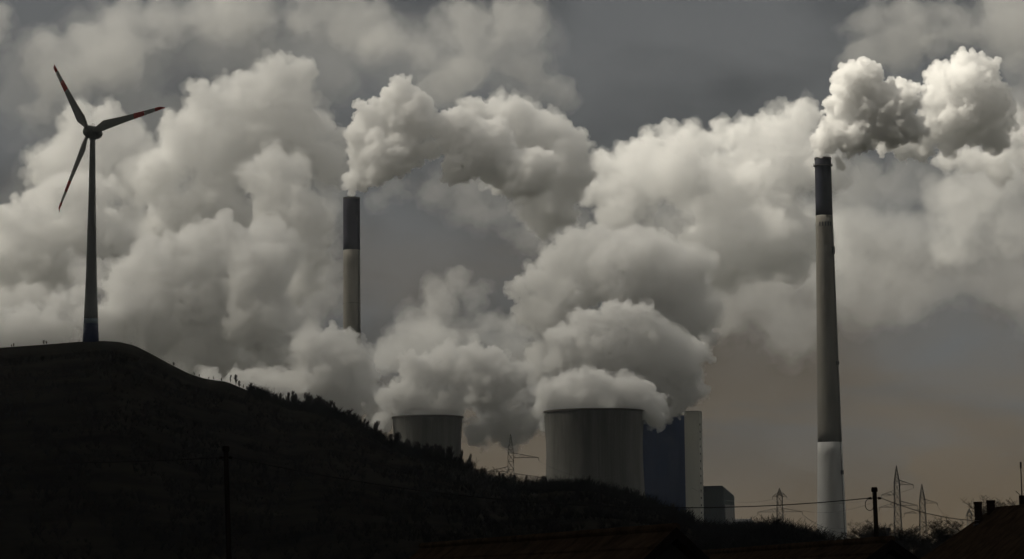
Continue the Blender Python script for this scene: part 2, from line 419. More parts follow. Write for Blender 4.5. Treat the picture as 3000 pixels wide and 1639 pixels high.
# ------------------------------------------------------------------ cooling towers
def cooling_tower(px, py_rim, Y, half_px, throat, throat_py, foot, label):
    s = SC(Y); p = P(px, py_rim, Y)
    root = empty('cooling_tower', (p.x, Y, 0)); tag(root, label, 'cooling tower')
    zt = zpy(px, throat_py, Y); H = p.z
    zs = np.concatenate([np.linspace(8, zt, 18), np.linspace(zt, H, 16)[1:]])
    def rr(z):
        if z >= zt: return (throat + (half_px - throat) * ((z - zt) / (H - zt)) ** 1.7) * s
        u = (zt - z) / zt; return (throat + (foot - throat) * u ** 1.7) * s
    n = 288; V, F = [], []
    for z in zs:
        for k in range(n):
            a = 2*math.pi*k/n; r = rr(z) + (0.10 if k % 3 == 0 else 0.0)
            V.append((r*math.cos(a), r*math.sin(a), z))
    m_ = len(zs)
    F = [(i*n+k, i*n+(k+1) % n, (i+1)*n+(k+1) % n, (i+1)*n+k) for i in range(m_-1) for k in range(n)]
    off = len(V)
    for z in zs:
        for k in range(n):
            a = 2*math.pi*k/n; r = rr(z) - 0.9; V.append((r*math.cos(a), r*math.sin(a), z))
    F += [(off+i*n+k, off+(i+1)*n+k, off+(i+1)*n+(k+1) % n, off+i*n+(k+1) % n) for i in range(m_-1) for k in range(n)]
    F += [((m_-1)*n+k, (m_-1)*n+(k+1) % n, off+(m_-1)*n+(k+1) % n, off+(m_-1)*n+k) for k in range(n)]
    F += [(k, off+k, off+(k+1) % n, (k+1) % n) for k in range(n)]
    link('shell', np_mesh('shell', V, F), M['tower_concrete'], root)
    b = MB(); R0 = rr(H); b.lathe([(R0+.12, H-1.0), (R0+.75, H-.8), (R0+.75, H+.25), (R0-1.0, H+.25), (R0-1.0, H-1)], 96, cap=False)
    b.build('rim', M['rim'], root, smooth=False)
    b = MB()
    for k in range(40):
        a0 = 2*math.pi*k/40; rb = rr(8); ro = rb + 1.5
        for d in (-0.07, 0.07):
            b.bar((ro*math.cos(a0+d), ro*math.sin(a0+d), 0), ((rb-.4)*math.cos(a0), (rb-.4)*math.sin(a0), 8.2), 0.45)
    b.build('column_ring', M['rim'], root)
cooling_tower(1493.5, 1036, 1606, 126.5, 121, 1140, 150, 'large ribbed concrete cooling tower in front of the blue boiler house')
cooling_tower(1075, 1050, 1730, 88, 83.5, 1140, 108, 'smaller concrete cooling tower half hidden by the wooded hill')

# ------------------------------------------------------------------ boiler house and the lower halls
def prism_xz(name, poly_px, Y, depth, m, root, mi=None):
    """a solid with the given front outline (photograph positions at distance Y), running back by depth"""
    b = MB(); A = [P(x, y, Y) - root.location for x, y in poly_px]
    b.prism([a for a in A], [a + Vector((0.10 * depth, depth, 0)) for a in A]); return b.build(name, m, root)
Yb = 1800
c = P(1722, 1320, Yb); rb_ = empty('boiler_house', (c.x, Yb, 0)); tag(rb_, 'very tall boiler house with deep blue wall and pale stair tower', 'building')
def yaw_box(name, pxa, pxb, py_top, Y, depth, m, root, yaw, z0=0.0, side=1, zt=None):
    a, b2 = P(pxa, py_top, Y), P(pxb, py_top, Y)
    w = (b2.x - a.x) / math.cos(yaw); zt = zt or a.z
    o = MB(); ca, sa = math.cos(yaw), math.sin(yaw)
    base = Vector((b2.x, Y, 0)) - root.location
    pts = [(-w, 0), (0, 0), (0, depth), (-w, depth)]
    q = [(base.x + x*ca - y*sa, base.y + x*sa + y*ca) for x, y in pts]
    o.prism([(x, y, z0) for x, y in q], [(x, y, zt) for x, y in q]); return o.build(name, m, root), base, ca, sa, w, zt
blue = yaw_box('blue_wall', 1586, 1722, 1046, Yb, 60, M['blue_clad'], rb_, R(-13))
st = yaw_box('stair_tower', 1721, 1757, 1036, Yb - 6, 15, M['pale_clad'], rb_, R(-13))
_, base, ca, sa, w, zt = st
for k in range(15):
    z = zt - 9 - k * 5.2
    for yy in (3.5,):
        b = MB(); y_ = yy; b.box((base.x + 0.12*ca - y_*sa, base.y + 0.12*sa + y_*ca, z), (0.4, 2.4, 1.5), 0, R(-13)); b.build('window', M['glass'], rb_)
b = MB(); b.box((base.x - w/2*ca - 7.5*sa, base.y - w/2*sa + 7.5*ca, zt + 0.35), (w + .3, 15.3, 0.7), 0, R(-13)); b.build('parapet', M['grey_clad'], rb_)
b = MB(); bb = blue[1]; b.box((bb.x - 5, bb.y + 8, blue[5] + 0.9), (6, 6, 1.8), 0, R(-13)); b.build('roof_unit', M['steel'], rb_)
for k in range(9):
    b = MB(); xx = -4.0 - k * 4.1; z_ = blue[5] / 2
    b.box((bb.x + xx*blue[2] + 0.05*blue[3], bb.y + xx*blue[3] - 0.12, z_), (0.25, 0.2, blue[5] - 1.5), 0, R(-13)); b.build('cladding_seam', M['blue_clad'], rb_)
Yh = 1840
c = P(1790, 1300, Yh); rh = empty('turbine_hall', (c.x, Yh, 0)); tag(rh, 'blocky grey green hall with a sloping shoulder beside the pale stair tower', 'building')
hz = zpy(1790, 1222, Yh); hs = zpy(1820, 1242, Yh)
a = P(1758, 1222, Yh).x - c.x; d_ = P(1819, 1222, Yh).x - c.x
b = MB(); yw = R(-24); dep = 24
def rot(x, y): return (d_ + (x - d_) * math.cos(yw) - y * math.sin(yw), (x - d_) * math.sin(yw) + y * math.cos(yw))
prof = [(a, 0), (d_, 0), (d_, hz - 1.2), (d_ - 1.0, hz), (a, hz)]
fr = [(*rot(x, 0), z) for x, z in prof]; bk = [(*rot(x, dep), z) for x, z in prof]
bk[2] = (bk[2][0], bk[2][1], hs - 1.5); bk[3] = (bk[3][0], bk[3][1], hs)
b.prism(fr, bk); b.build('hall_block', M['teal_clad'], rh)
b = MB(); x_, y_ = rot(d_ + 0.15, dep * 0.52); b.box((x_, y_, hs * 0.45), (0.3, dep * 0.8, hs * 0.86), 0, yw); b.build('side_wall', M['grey_clad'], rh)
b = MB(); x_, y_ = rot((a + d_) / 2, -0.1); b.box((x_, y_, 20), ((d_ - a) * 0.96, 0.3, 12), 0, yw); b.build('louvre_band', M['steel'], rh)
for k in range(6):
    b = MB(); x_, y_ = rot(a + (d_ - a) * (k + 0.6) / 6.2, -0.06); b.box((x_, y_, hz * 0.66), (0.22, 0.2, hz * 0.5), 0, yw); b.build('cladding_seam', M['steel'], rh)
c = P(1865, 1306, 1860); r2_ = empty('plant_shed', (c.x, 1860, 0)); tag(r2_, 'long low shed with dark roof beside the grey green hall', 'building')
wz = c.z; b = MB(); b.box((0, 8, wz/2 - 1), (17, 16, wz - 2)); b.build('wall', M['teal_clad'], r2_)
b = MB(); b.prism([(-9, -0.5, wz - 2), (9.2, -0.5, wz - 2), (7.5, 8, wz + .3), (-7.5, 8, wz + .3)], [(-9, 16.5, wz - 2), (9.2, 16.5, wz - 2), (7.5, 8.2, wz + .35), (-7.5, 8.2, wz + .35)]); b.build('roof', M['steel'], r2_)

# ------------------------------------------------------------------ wind turbine
Yt = 1160
hub = P(222, 319, Yt); tw = P(233, 345, Yt)
base_z = hill_z(227, Yt) - 0.5
wt = empty('wind_turbine', (tw.x, Yt, base_z)); tag(wt, 'three bladed wind turbine with red banded blades and a blue foot on the grassy hilltop', 'wind turbine')
st_ = SC(Yt); HT = tw.z - base_z
def twr(z): return float(np.interp(z / HT, [0, 0.08, 0.3, 0.65, 1], [20.5*st_, 18.6*st_, 14.2*st_, 9.8*st_, 6.6*st_]))
zb1 = zpy(230, 815, Yt) - base_z; zb2 = zpy(230, 802, Yt) - base_z
def seg(za, zb, m, nm):
    b = MB(); k = max(2, int((zb - za) / 3)); b.lathe([(twr(za+(zb-za)*i/k), za+(zb-za)*i/k) for i in range(k+1)], 56); b.build(nm, m, wt, smooth=True)
seg(0, zb1, M['turbine_blue'], 'tower_foot'); seg(zb1, zb2, M['turbine_green'], 'tower_band'); seg(zb2, HT, M['turbine'], 'tower')
hub_l = hub - wt.location
face = Vector((-0.62, -0.78, 0.06)).normalized()       # the rotor faces left of the camera
nac_c = Vector((0, 0, HT + 2.1))
hub_c = nac_c + face * 2.4
def egg(axis, prof, c, nm, m, par):
    q = axis.to_track_quat('Z', 'Y'); b = MB(); b.lathe(prof, 40); b.V = [tuple(c + q @ Vector(v)) for v in b.V]; return b.build(nm, m, par, smooth=True)
nacelle = egg(face, [(0.05,-5.6),(1.0,-5.3),(2.0,-4.3),(2.7,-2.8),(3.05,-1.0),(3.1,0.2),(2.95,1.0)], nac_c, 'nacelle', M['nacelle'], wt)
b = MB()
for k in (-0.4, 0.5):
    b.bar(nac_c + Vector((k, 0.6, 2.8)), nac_c + Vector((k, 0.6, 4.3)), 0.07)
b.bar(nac_c + Vector((-0.4, 0.6, 4.2)), nac_c + Vector((0.5, 0.6, 4.2)), 0.06); b.build('wind_vane', M['steel'], nacelle)
b = MB(); b.lathe([(1.45, HT - 1.4), (1.6, HT - 0.2), (1.6, HT + .3)], 40); b.build('yaw_collar', M['nacelle'], wt, smooth=True)
hubo = egg(face, [(2.9,1.1),(3.05,1.8),(2.85,2.9),(2.2,4.2),(1.2,5.0),(0.05,5.3)], nac_c, 'hub', M['nacelle'], wt)
hub_c = nac_c + face * 2.2
right_ = face.cross(Vector((0, 0, 1))).normalized(); upv = right_.cross(face).normalized()
def blade(target_px, target_py, tw_deg):
    """a twisted blade whose tip is seen at the given photograph position when the rotor plane holds it"""
    hw = wt.location + hub_c
    ray = (P(target_px, target_py, 1000) - cam.location).normalized()
    t = (hw - cam.location).dot(face) / ray.dot(face)
    tip = cam.location + ray * t - hw
    L = tip.length; e = tip.normalized(); side = face.cross(e).normalized()
    root = None
    stations = np.linspace(0, 1, 34)
    def section(u):
        ch = float(np.interp(u, [0, .05, .12, .18, .3, .5, .75, .92, .98, 1], [2.0, 2.0, 3.6, 4.8, 4.1, 3.0, 2.15, 1.65, 1.15, .35]))
        th = float(np.interp(u, [0, .05, .2, .5, 1], [1.6, 1.55, .8, .42, .1]))
        tw_ = R(tw_deg) * (1 - u) ** 1.5 + R(6)
        off = float(np.interp(u, [0, .1, .2, 1], [0, .1, .45, .25]))
        bend = face * (-(u ** 2) * 0.6) + face * (0.9 * max(0, (u - .965) / .035) ** 2 * -1.0)
        cdir = side * math.cos(tw_) + face * math.sin(tw_); tdir = face * math.cos(tw_) - side * math.sin(tw_)
        o = hub_c + e * (1.2 + (L - 1.2) * u) + bend
        pts = []
        for k in range(12):
            a_ = 2*math.pi*k/12; x = math.cos(a_); y = math.sin(a_) * (1.0 if u < .06 else (0.55 + 0.45 * x))
            pts.append(o + cdir * (x * ch * .5 - off * ch * .3) * -1 + tdir * y * th * .5)
        return pts
    def piece(u0, u1, m, nm, par):
        us = np.linspace(u0, u1, max(3, int((u1-u0)*40))); b = MB()
        V = [p for u in us for p in section(u)]; n = 12
        F = [(i*n+k, i*n+(k+1) % n, (i+1)*n+(k+1) % n, (i+1)*n+k) for i in range(len(us)-1) for k in range(n)]
        F += [tuple(range(n))[::-1], tuple(range(len(V)-n, len(V)))]
        b.add(V, F); return b.build(nm, m, par, smooth=True)
    root = piece(0, 0.60, M['turbine'], 'blade', wt)
    piece(0.60, 0.74, M['red'], 'red_band', root); piece(0.74, 0.885, M['blade_white'], 'white_band', root); piece(0.885, 1.0, M['red'], 'red_tip', root)
blade(131, 161, 2); blade(409, 270, 2); blade(143, 532, 2)

# ------------------------------------------------------------------ lattice pylons and their lines
def lattice(b, zs, ws, r):
    for i in range(len(zs) - 1):
        za, zb, wa, wb = zs[i], zs[i+1], ws[i], ws[i+1]
        A = [(wa*x, wa*y, za) for x, y in ((-1,-1),(1,-1),(1,1),(-1,1))]; B = [(wb*x, wb*y, zb) for x, y in ((-1,-1),(1,-1),(1,1),(-1,1))]
        for k in range(4):
            b.bar(A[k], B[k], r); b.bar(A[k], B[(k+1) % 4], r*.7, n=3); b.bar(A[(k+1) % 4], B[k], r*.7, n=3); b.bar(B[k], B[(k+1) % 4], r*.7, n=3)
def cross_arm(z, x0, x1, r, w=0.9):
    b = MB(); n = max(3, int(abs(x1 - x0) / 1.6)); hgt = 1.9
    for sgn in (-1, 1):
        prev = None
        for i in range(n + 1):
            u = i / n; x = x0 + (x1 - x0) * u
            lo = Vector((x, sgn*w*(1-u*.85), z)); hi = Vector((x, sgn*w*(1-u*.85), z + hgt*(1-u)))
            if prev:
                b.bar(prev[0], lo, r); b.bar(prev[1], hi, r); b.bar(prev[0], hi, r*.6, n=3)
            prev = (lo, hi)
    for i in range(n):
        u = i / n; x = x0 + (x1 - x0) * u; b.bar((x, -w*(1-u*.85), z), (x, w*(1-u*.85), z), r*.6, n=3)
    b.bar((x1, 0, z), (x1, 0, z - 1.4), r*1.1); return b
def pylon(px, py_top, Y, body_px, arms, label, spike_py, yaw=0.0, r=0.11, group=None):
    s = SC(Y); p = P(px, py_top, Y); root = empty('pylon', (p.x, Y, 0), yaw); tag(root, label, 'pylon', group)
    H = p.z; zs_ = zpy(px, spike_py, Y); bw = body_px * s / 2
    k = max(7, int(zs_ / 3.0)); zs = np.linspace(0, zs_, k); ws = [bw * (1.0 + 1.3 * max(0, 1 - z / zs_) ** 1.4) for z in zs]
    b = MB(); lattice(b, zs, ws, r); b.build('mast', M['galvanised'], root)
    b = MB(); z2 = np.linspace(zs_, H, 6); lattice(b, z2, [bw * (1 - i/5) + 0.05 for i in range(6)], r); b.build('spire', M['galvanised'], root)
    tips = []
    for py, dx in arms:
        z = zpy(px, py, Y); x1 = dx * s
        cross_arm(z, math.copysign(bw, x1) * .9, x1, r).build('crossarm', M['galvanised'], root)
        tips.append(Vector((p.x + x1 * math.cos(yaw), Y + x1 * math.sin(yaw), z - 1.4)))
    return tips
pA = pylon(1284, 1092, 1000, 14, ((1152, 70), (1186, -62), (1203, 84), (1200, -50)), 'lattice pylon with staggered arms between the two cooling towers', 1140)
pB = pylon(2254, 1172, 1000, 13, ((1220, 41), (1245, -40), (1272, 50), (1276, -46)), 'taller lattice pylon with staggered arms right of the utility pole', 1216)
pC = pylon(2318, 1218, 1200, 13, ((1266, 38), (1291, -46)), 'lattice pylon rising behind the broad bare tree', 1258)
pD = pylon(1960, 1228, 1250, 13, ((1249, 18), (1249, -18), (1288, 56), (1288, -56)), 'symmetrical lattice pylon left of the white chimney foot', 1247)
pE = pylon(2437, 1279, 1600, 10, ((1297, 9), (1297, -9)), 'tiny distant pylon just left of the first house chimney', 1290)
def span(name, a, b_, sag, r, m, label, cat, group=None, n=28):
    a, b_ = Vector(a), Vector(b_); pts = []
    for i in range(n + 1):
        u = i / n; p = a.lerp(b_, u); p.z -= 4 * sag * u * (1 - u); pts.append(p)
    b = MB(); b.path([p for p in pts], r, 4); o = b.build(name, m); tag(o, label, cat, group); return o
def far_pt(px, py, Y): return P(px, py, Y)
HV = 'power lines strung between the pylons'
span('power_line', pD[1], pB[1], 6, 0.055, M['wire'], 'thin line strung from the small upper arm of the symmetrical pylon', 'power line', HV)
span('power_line', pD[0], pB[0], 4, 0.05, M['wire'], 'thin topmost line reaching the upper arm of the taller pylon', 'power line', HV)
span('power_line', pD[2], pB[3], 7, 0.055, M['wire'], 'thin line crossing the white chimney foot at mid height', 'power line', HV)
span('power_line', pD[2], pC[1], 9, 0.055, M['wire'], 'thin line running to the left arm of the pylon behind the tree', 'power line', HV)
span('power_line', pB[2], pE[0], 5, 0.055, M['wire'], 'thin line going off to the tiny distant pylon', 'power line', HV)
span('power_line', pC[0], pE[1], 5, 0.055, M['wire'], 'thin line between the tree pylon and the tiny pylon', 'power line', HV)
span('power_line', pD[3], far_pt(1700, 1330, 1300), 4, 0.055, M['wire'], 'thin lower line passing in front of the grey green hall', 'power line', HV)
span('power_line', pD[1], far_pt(1740, 1228, 1400), 4, 0.055, M['wire'], 'thin line in the sky right of the pale stair tower', 'power line', HV)
span('power_line', pA[0], far_pt(1560, 1195, 1300), 4, 0.05, M['wire'], 'thin line running from the high arm across the large cooling tower', 'power line', HV)
span('power_line', pA[1], far_pt(1120, 1195, 900), 3, 0.05, M['wire'], 'thin line from the left arm into the wooded hill', 'power line', HV)
span('power_line', pA[2], far_pt(1560, 1240, 1300), 4, 0.05, M['wire'], 'thin line from the low arm into the hill foot wood', 'power line', HV)

# ------------------------------------------------------------------ utility poles and wire
def utility_pole(px_top, py_top, px_bot, Y, w_px, label):
    t, bt = P(px_top, py_top, Y), P(px_bot, 1407, Y)
    d = (bt - t) / (t.z - bt.z); foot = t + d * t.z; r = w_px * SC(Y) / 2
    root = empty('utility_pole', foot); tag(root, label, 'utility pole')
    L = foot - t; b = MB(); top = t - foot
    b.path([Vector((0, 0, 0)), top * .5, top], [r * 1.1, r * 1.0, r * 0.92], 14); b.build('pole', M['wood'], root, smooth=True)
    b = MB(); b.lathe([(r*1.15, -.04), (r*1.35, .0), (r*1.35, .12), (r*1.1, .2)], 14); b.V = [tuple(Vector(v) + top) for v in b.V]; b.build('cap', M['wood'], root)
    att = []
    for sgn in (-1, 1):
        b = MB(); zc = top + Vector((0, 0, -17 * SC(Y)))
        b.bar(zc, zc + Vector((sgn * 14 * SC(Y), 0, 0)), 0.035); b.bar(zc + Vector((sgn * 9 * SC(Y), 0, 0)), zc + Vector((sgn * 16 * SC(Y), 0, -0.02)), 0.07, 0.05, 8)
        b.build('wire_clamp', M['wood'], root); att.append(foot + zc + Vector((sgn * 16 * SC(Y), 0, 0)))
    b = MB(); cl = top + Vector((-(w_px/2 + 7) * SC(Y), 0, -33 * SC(Y))); rr_ = 13 * SC(Y)
    b.path([cl + Vector((math.cos(a)*rr_*.85, 0, math.sin(a)*rr_*1.15)) for a in np.linspace(R(60), R(330), 18)], 0.02, 5); b.build('cable_loop', M['wire'], root)
    return att
a1 = utility_pole(568, 1134, 576, 114, 13, 'dark wooden utility pole in front of the hill')
a2 = utility_pole(2199, 1236, 2207, 125, 12, 'dark wooden utility pole by the white chimney foot')
WU = 'wires of the utility poles'
mid_ = P(1340, 1205, 119)
span('overhead_wire', a1[1], a2[0], 1.20, 0.022, M['wire'], 'black wire sagging between the two utility poles', 'wire', WU, 60)
span('overhead_wire', P(-420, 1150, 110), a1[0], 0.25, 0.022, M['wire'], 'black wire leaving the hillside utility pole towards the picture edge', 'wire', WU)
span('overhead_wire', a2[1], P(2462, 1310, 149), 0.25, 0.022, M['wire'], 'black wire from the utility pole down to the big house roof', 'wire', WU)

# ------------------------------------------------------------------ houses
def gable_house(name, near, far, hw, drop, label, wall_m=None):
    """near and far: the two ends of the ridge"""
    n3, f3 = Vector(near), Vector(far)
    root = empty(name, (n3.x, n3.y, 0)); tag(root, label, 'house')
    d = (f3 - n3); d.z = 0; L = d.length; d.normalize(); side = Vector((d.y, -d.x, 0))
    zr = n3.z; ze = zr - drop; th = 0.22
    def pt(u, v, z): return d * u + side * v + Vector((0, 0, z))
    b = MB(); prof = [(-hw + .3, 0), (hw - .3, 0), (hw - .3, ze + .05), (0, zr - .4), (-hw + .3, ze + .05)]
    b.prism([pt(.35, v, z) for v, z in prof], [pt(L - .35, v, z) for v, z in prof]); b.build('wall', wall_m or M['render'], root)
    rf = None
    for sgn in (-1, 1):
        b = MB(); q = [(0, zr), (sgn*(hw + .4), ze - .3), (sgn*(hw + .4), ze - .3 - th), (0, zr - th)]
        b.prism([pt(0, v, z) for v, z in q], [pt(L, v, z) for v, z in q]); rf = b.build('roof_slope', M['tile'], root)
        b = MB(); dz = (zr - ze + .3) / (hw + .4)
        k = 0
        for i in range(int(hw / .34)):
            v = .34 * i + .3; b.prism([pt(0.02, sgn*v, zr - v*dz + .0), pt(0.02, sgn*(v+.3), zr - (v+.3)*dz + .0), pt(0.02, sgn*(v+.3), zr - (v+.3)*dz + .07)],
                                      [pt(L-.02, sgn*v, zr - v*dz), pt(L-.02, sgn*(v+.3), zr - (v+.3)*dz), pt(L-.02, sgn*(v+.3), zr - (v+.3)*dz + .07)])
        b.build('tile_courses', M['tile'], root)
        b = MB(); q = [(0, zr + .05), (sgn*(hw + .42), ze - .27), (sgn*(hw + .42), ze - .55), (0, zr - .25)]
        b.prism([pt(-.05, v, z) for v, z in q], [pt(-.002, v, z) for v, z in q]); b.build('bargeboard', M['wood'], root)
    b = MB(); b.path([pt(u, 0, zr + .05) for u in np.linspace(-.03, L, 12)], .12, 8); b.build('ridge_cap', M['tile'], root)
    return root, d, side, L, zr, ze
hA = gable_house('row_house', P(1700, 1331, 70), P(1060, 1371, 104), 4.2, 3.9, 'long tiled roof with its gable end below the boiler house')
hB = gable_house('row_house', P(2242, 1361, 80), P(1760, 1393, 120), 4.2, 3.0, 'low long roof stretching below the white chimney foot')
b = MB(); q = hB[1] * 0.4; b.bar(q + Vector((0, 0, hB[4])), q + Vector((0, 0, hB[4] + .42)), .045, n=8); b.bar(q + Vector((0, 0, hB[4] + .3)), q + Vector((0, 0, hB[4] + .42)), .08, n=8); b.build('vent_pipe', M['steel'], hB[0])
def hip_house():
    e0, e1 = P(2500, 1276, 150), P(2640, 1262, 140)
    root = empty('big_house', (e0.x, e0.y, 0)); tag(root, 'big dark house roof with two chimneys in the corner of the view', 'house')
    o = root.location; z = e0.z; drop = 6.0; hw = 7.0
    d = (e1 - e0); d.z = 0; d.normalize(); sd = Vector((d.y, -d.x, 0))
    ra = Vector((0, 0, z)); rb2 = ra + d * 22
    c1 = ra - d * 9.6 + sd * 1.2 - Vector((0, 0, drop)); c2 = ra - d * 8.0 - sd * hw - Vector((0, 0, drop))
    c0 = ra - d * 8.0 + sd * hw - Vector((0, 0, drop))
    f0 = rb2 + sd * hw - Vector((0, 0, drop)); f1 = rb2 - sd * hw - Vector((0, 0, drop))
    b = MB(); V = [ra, rb2, c0, c1, c2, f0, f1, ra + d*3 - Vector((0,0,drop))]
    b.add(V, [(0, 2, 5, 1), (0, 3, 2), (0, 4, 3), (0, 1, 6, 4), (2, 3, 4, 6, 5), (1, 5, 6)]); b.build('roof', M['tile'], root)
    b = MB(); w0 = [v * 1.0 for v in (c0, c1, c2, f1, f0)]
    cen = sum(w0, Vector()) / 5
    ring = [cen + (v - cen) * .96 for v in w0]
    b.prism([Vector((v.x, v.y, 0)) for v in ring], [Vector((v.x, v.y, v.z - .05)) for v in ring]); b.build('wall', M['render'], root)
    for px0, px1, pyt, pyb in ((2450, 2469.5, 1263, 1312), (2481.5, 2501, 1259, 1292)):
        a, b3 = P(px0, pyt, 149.5), P(px1, pyb, 149.5)
        w_ = b3.x - a.x; cx = (a.x + b3.x) / 2 - o.x
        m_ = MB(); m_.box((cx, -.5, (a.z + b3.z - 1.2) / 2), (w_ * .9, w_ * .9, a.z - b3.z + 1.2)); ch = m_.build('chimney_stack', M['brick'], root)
        m_ = MB(); m_.box((cx, -.5, a.z - .07), (w_ * 1.06, w_ * 1.06, .16)); m_.box((cx, -.5, a.z - .32), (w_ * .98, w_ * .98, .1)); m_.build('chimney_cap', M['brick'], ch)
    a = P(2573, 1251, 146); m_ = MB(); m_.box((a.x - o.x, a.y - o.y, a.z - .6), (.42, .42, 1.4)); ch = m_.build('chimney_stack', M['brick'], root)
    m_ = MB(); t0, t1 = P(2570, 1255, 146) - Vector((o.x, o.y, 0)), P(2566.5, 1163, 146) - Vector((o.x, o.y, 0))
    m_.bar(t0, t1, .04, .025, 8); m_.bar(t1 - Vector((0, 0, .35)), t1 + Vector((0, 0, .02)), .055, n=8); m_.bar(t0 + Vector((-.35, 0, .45)), t0 + Vector((.02, 0, .1)), .025); m_.build('antenna_mast', M['steel'], root)
    sk = MB(); p = P(2448, 1322, 149.0) - Vector((o.x, o.y, 0)); sk.bar(p, p + Vector((.3, 0, .12)), .06); sk.build('vent_pipe', M['steel'], root)
hip_house()

# ------------------------------------------------------------------ steam
def ico(n):
    bm = bmesh.new(); bmesh.ops.create_icosphere(bm, subdivisions=n, radius=1.0)
    bm.verts.ensure_lookup_table()
    V = np.array([v.co[:] for v in bm.verts]); F = np.array([[v.index for v in f.verts] for f in bm.faces]); bm.free()
    return V, F
ICO_V, ICO_F = ico(2)
def rnd_dir(rg, n):
    v = rg.normal(size=(n, 3)); return v / np.linalg.norm(v, axis=1, keepdims=True)

def steam_mat(name, density, color=(0.996, 0.996, 0.996), g=0.25):
    m = bpy.data.materials.new(name); m.use_nodes = True
    n, l = m.node_tree.nodes, m.node_tree.links; n.clear()
    o = n.new('ShaderNodeOutputMaterial'); v = n.new('ShaderNodeVolumePrincipled')
    v.inputs['Color'].default_value = (*color, 1); v.inputs['Density'].default_value = density; v.inputs['Anisotropy'].default_value = g
    l.new(v.outputs[0], o.inputs['Volume'])
    return m
TEX = {}
def tex(kind, size, depth=2):
    k = (kind, size, depth)
    if k in TEX: return TEX[k]
    t = bpy.data.textures.new('billow', 'CLOUDS' if kind == 'c' else 'VORONOI')
    t.noise_scale = size
    if kind == 'c': t.noise_depth = depth
    TEX[k] = t
    return t

def steam_body(name, A, Rr, s, voxel_px, rg, kids, kr, levels, disp, mat, parent=None):
    allc, allr = [A], [Rr]
    pc, pr = A, Rr
    for lv in range(levels):
        nc, nr = [], []
        for c, r in zip(pc, pr):
            k = kids if lv == 0 else max(4, kids // (1 + lv))
            d = rnd_dir(rg, k)
            rr = r * rg.uniform(kr[0], kr[1], k)
            nc.append(c + d * (r * rg.uniform(0.78, 0.98, (k, 1)))); nr.append(rr)
        pc, pr = np.concatenate(nc), np.concatenate(nr)
        keep = pr > voxel_px * s * 1.3
        pc, pr = pc[keep], pr[keep]
        allc.append(pc); allr.append(pr)
    Cc, Rr = np.concatenate(allc), np.concatenate(allr)
    cen = A.mean(axis=0)
    V = (ICO_V[None] * Rr[:, None, None] + (Cc - cen)[:, None, :]).reshape(-1, 3)
    F = (ICO_F[None] + (np.arange(len(Rr)) * len(ICO_V))[:, None, None]).reshape(-1, 3)
    me = np_mesh(name, V, F)
    o = link(name, me, None, None, Vector(cen))
    rm = o.modifiers.new('r', 'REMESH'); rm.mode = 'VOXEL'; rm.voxel_size = voxel_px * s; rm.use_smooth_shade = True
    sm = o.modifiers.new('s', 'SMOOTH'); sm.iterations = 3; sm.factor = 0.5
    for size, st in disp:
        if size < 2 * voxel_px: continue
        d = o.modifiers.new('d', 'DISPLACE'); d.texture = tex('c' if st > 0 else 'v', size * s, 3); d.texture_coords = 'LOCAL'
        d.strength = st * s; d.mid_level = 0.5
    r2 = o.modifiers.new('r2', 'REMESH'); r2.mode = 'VOXEL'; r2.voxel_size = voxel_px * s * 0.9; r2.use_smooth_shade = True
    s2 = o.modifiers.new('s2', 'SMOOTH'); s2.iterations = 1; s2.factor = 0.5
    dg = bpy.context.evaluated_depsgraph_get()
    nm = bpy.data.meshes.new_from_object(o.evaluated_get(dg), depsgraph=dg)
    o.modifiers.clear(); o.data = nm; bpy.data.meshes.remove(me); nm.name = name
    nm.materials.clear(); nm.materials.append(mat)
    if parent is not None:
        o.location = Vector(cen) - parent.location; o.parent = parent
    print('steam', name, len(Cc), len(nm.vertices))
    return o

CRISP = ((60, 50), (26, -22), (22, 22), (10, -8), (9, 10), (5, 5), (2.6, 2.4))
SOFT = ((130, 110), (52, 60), (22, 26), (9, 11))
STEAM_MATS = {}
def steam(name, blobs, Y, voxel_px, density, label, cat='steam', kind=None, seed=1, kids=12, kr=(0.28, 0.5), levels=2,
          depth=0.6, g=0.25, drift=0.0, shells=((1.0, 1.0),), disp=CRISP, group=None, fill=0):
    """a billowing body of steam: lobes grown with smaller lobes on their surfaces, fused and roughened; thinner veil outside, denser cores inside"""
    rg = np.random.default_rng(seed)
    s = SC(Y)
    cs, rs = [], []
    for b in blobs:
        px, py, r = b[:3]
        dy = b[3] * s if len(b) > 3 else rg.uniform(-1, 1) * depth * r * s
        cs.append(P(px, py, Y + dy + drift * (px - blobs[0][0]) * s)[:]); rs.append(r * s * 0.93)
    A, Rr = np.array(cs), np.array(rs)
    if fill:
        n = len(A)
        k = np.repeat(np.arange(n), fill)
        A = np.concatenate([A, A[k] + rnd_dir(rg, len(k)) * (Rr[k] * rg.uniform(0.35, 0.95, len(k)))[:, None] * np.array([1.1, 0.8, 0.8])])
        Rr = np.concatenate([Rr * 0.9, Rr[k] * rg.uniform(0.35, 0.75, len(k))])
    root = None
    for k, (rf, df) in enumerate(shells):
        key = (round(density * df / s, 6), g)
        if key not in STEAM_MATS: STEAM_MATS[key] = steam_mat('steam', density * df / s, g=g)
        jit = A + (rg.normal(size=A.shape) * (Rr[:, None] * 0.12) if k else 0)
        o = steam_body(name if k == 0 else 'core', jit, Rr * rf, s, voxel_px, rg, kids, kr, levels, disp, STEAM_MATS[key], root)
        if k == 0: root = o
    tag(root, label, cat, group, kind)
    return root
BANK = ((1.07, 0.2), (1.0, 0.55), (0.94, 1.1))
VEIL = ((1.12, 0.16), (1.02, 0.24), (0.9, 0.3), (0.76, 0.5))
MID = ((1.03, 0.35), (0.96, 1.0))
FIRM = ((1.0, 1.0),)

W = dict(kind='stuff')
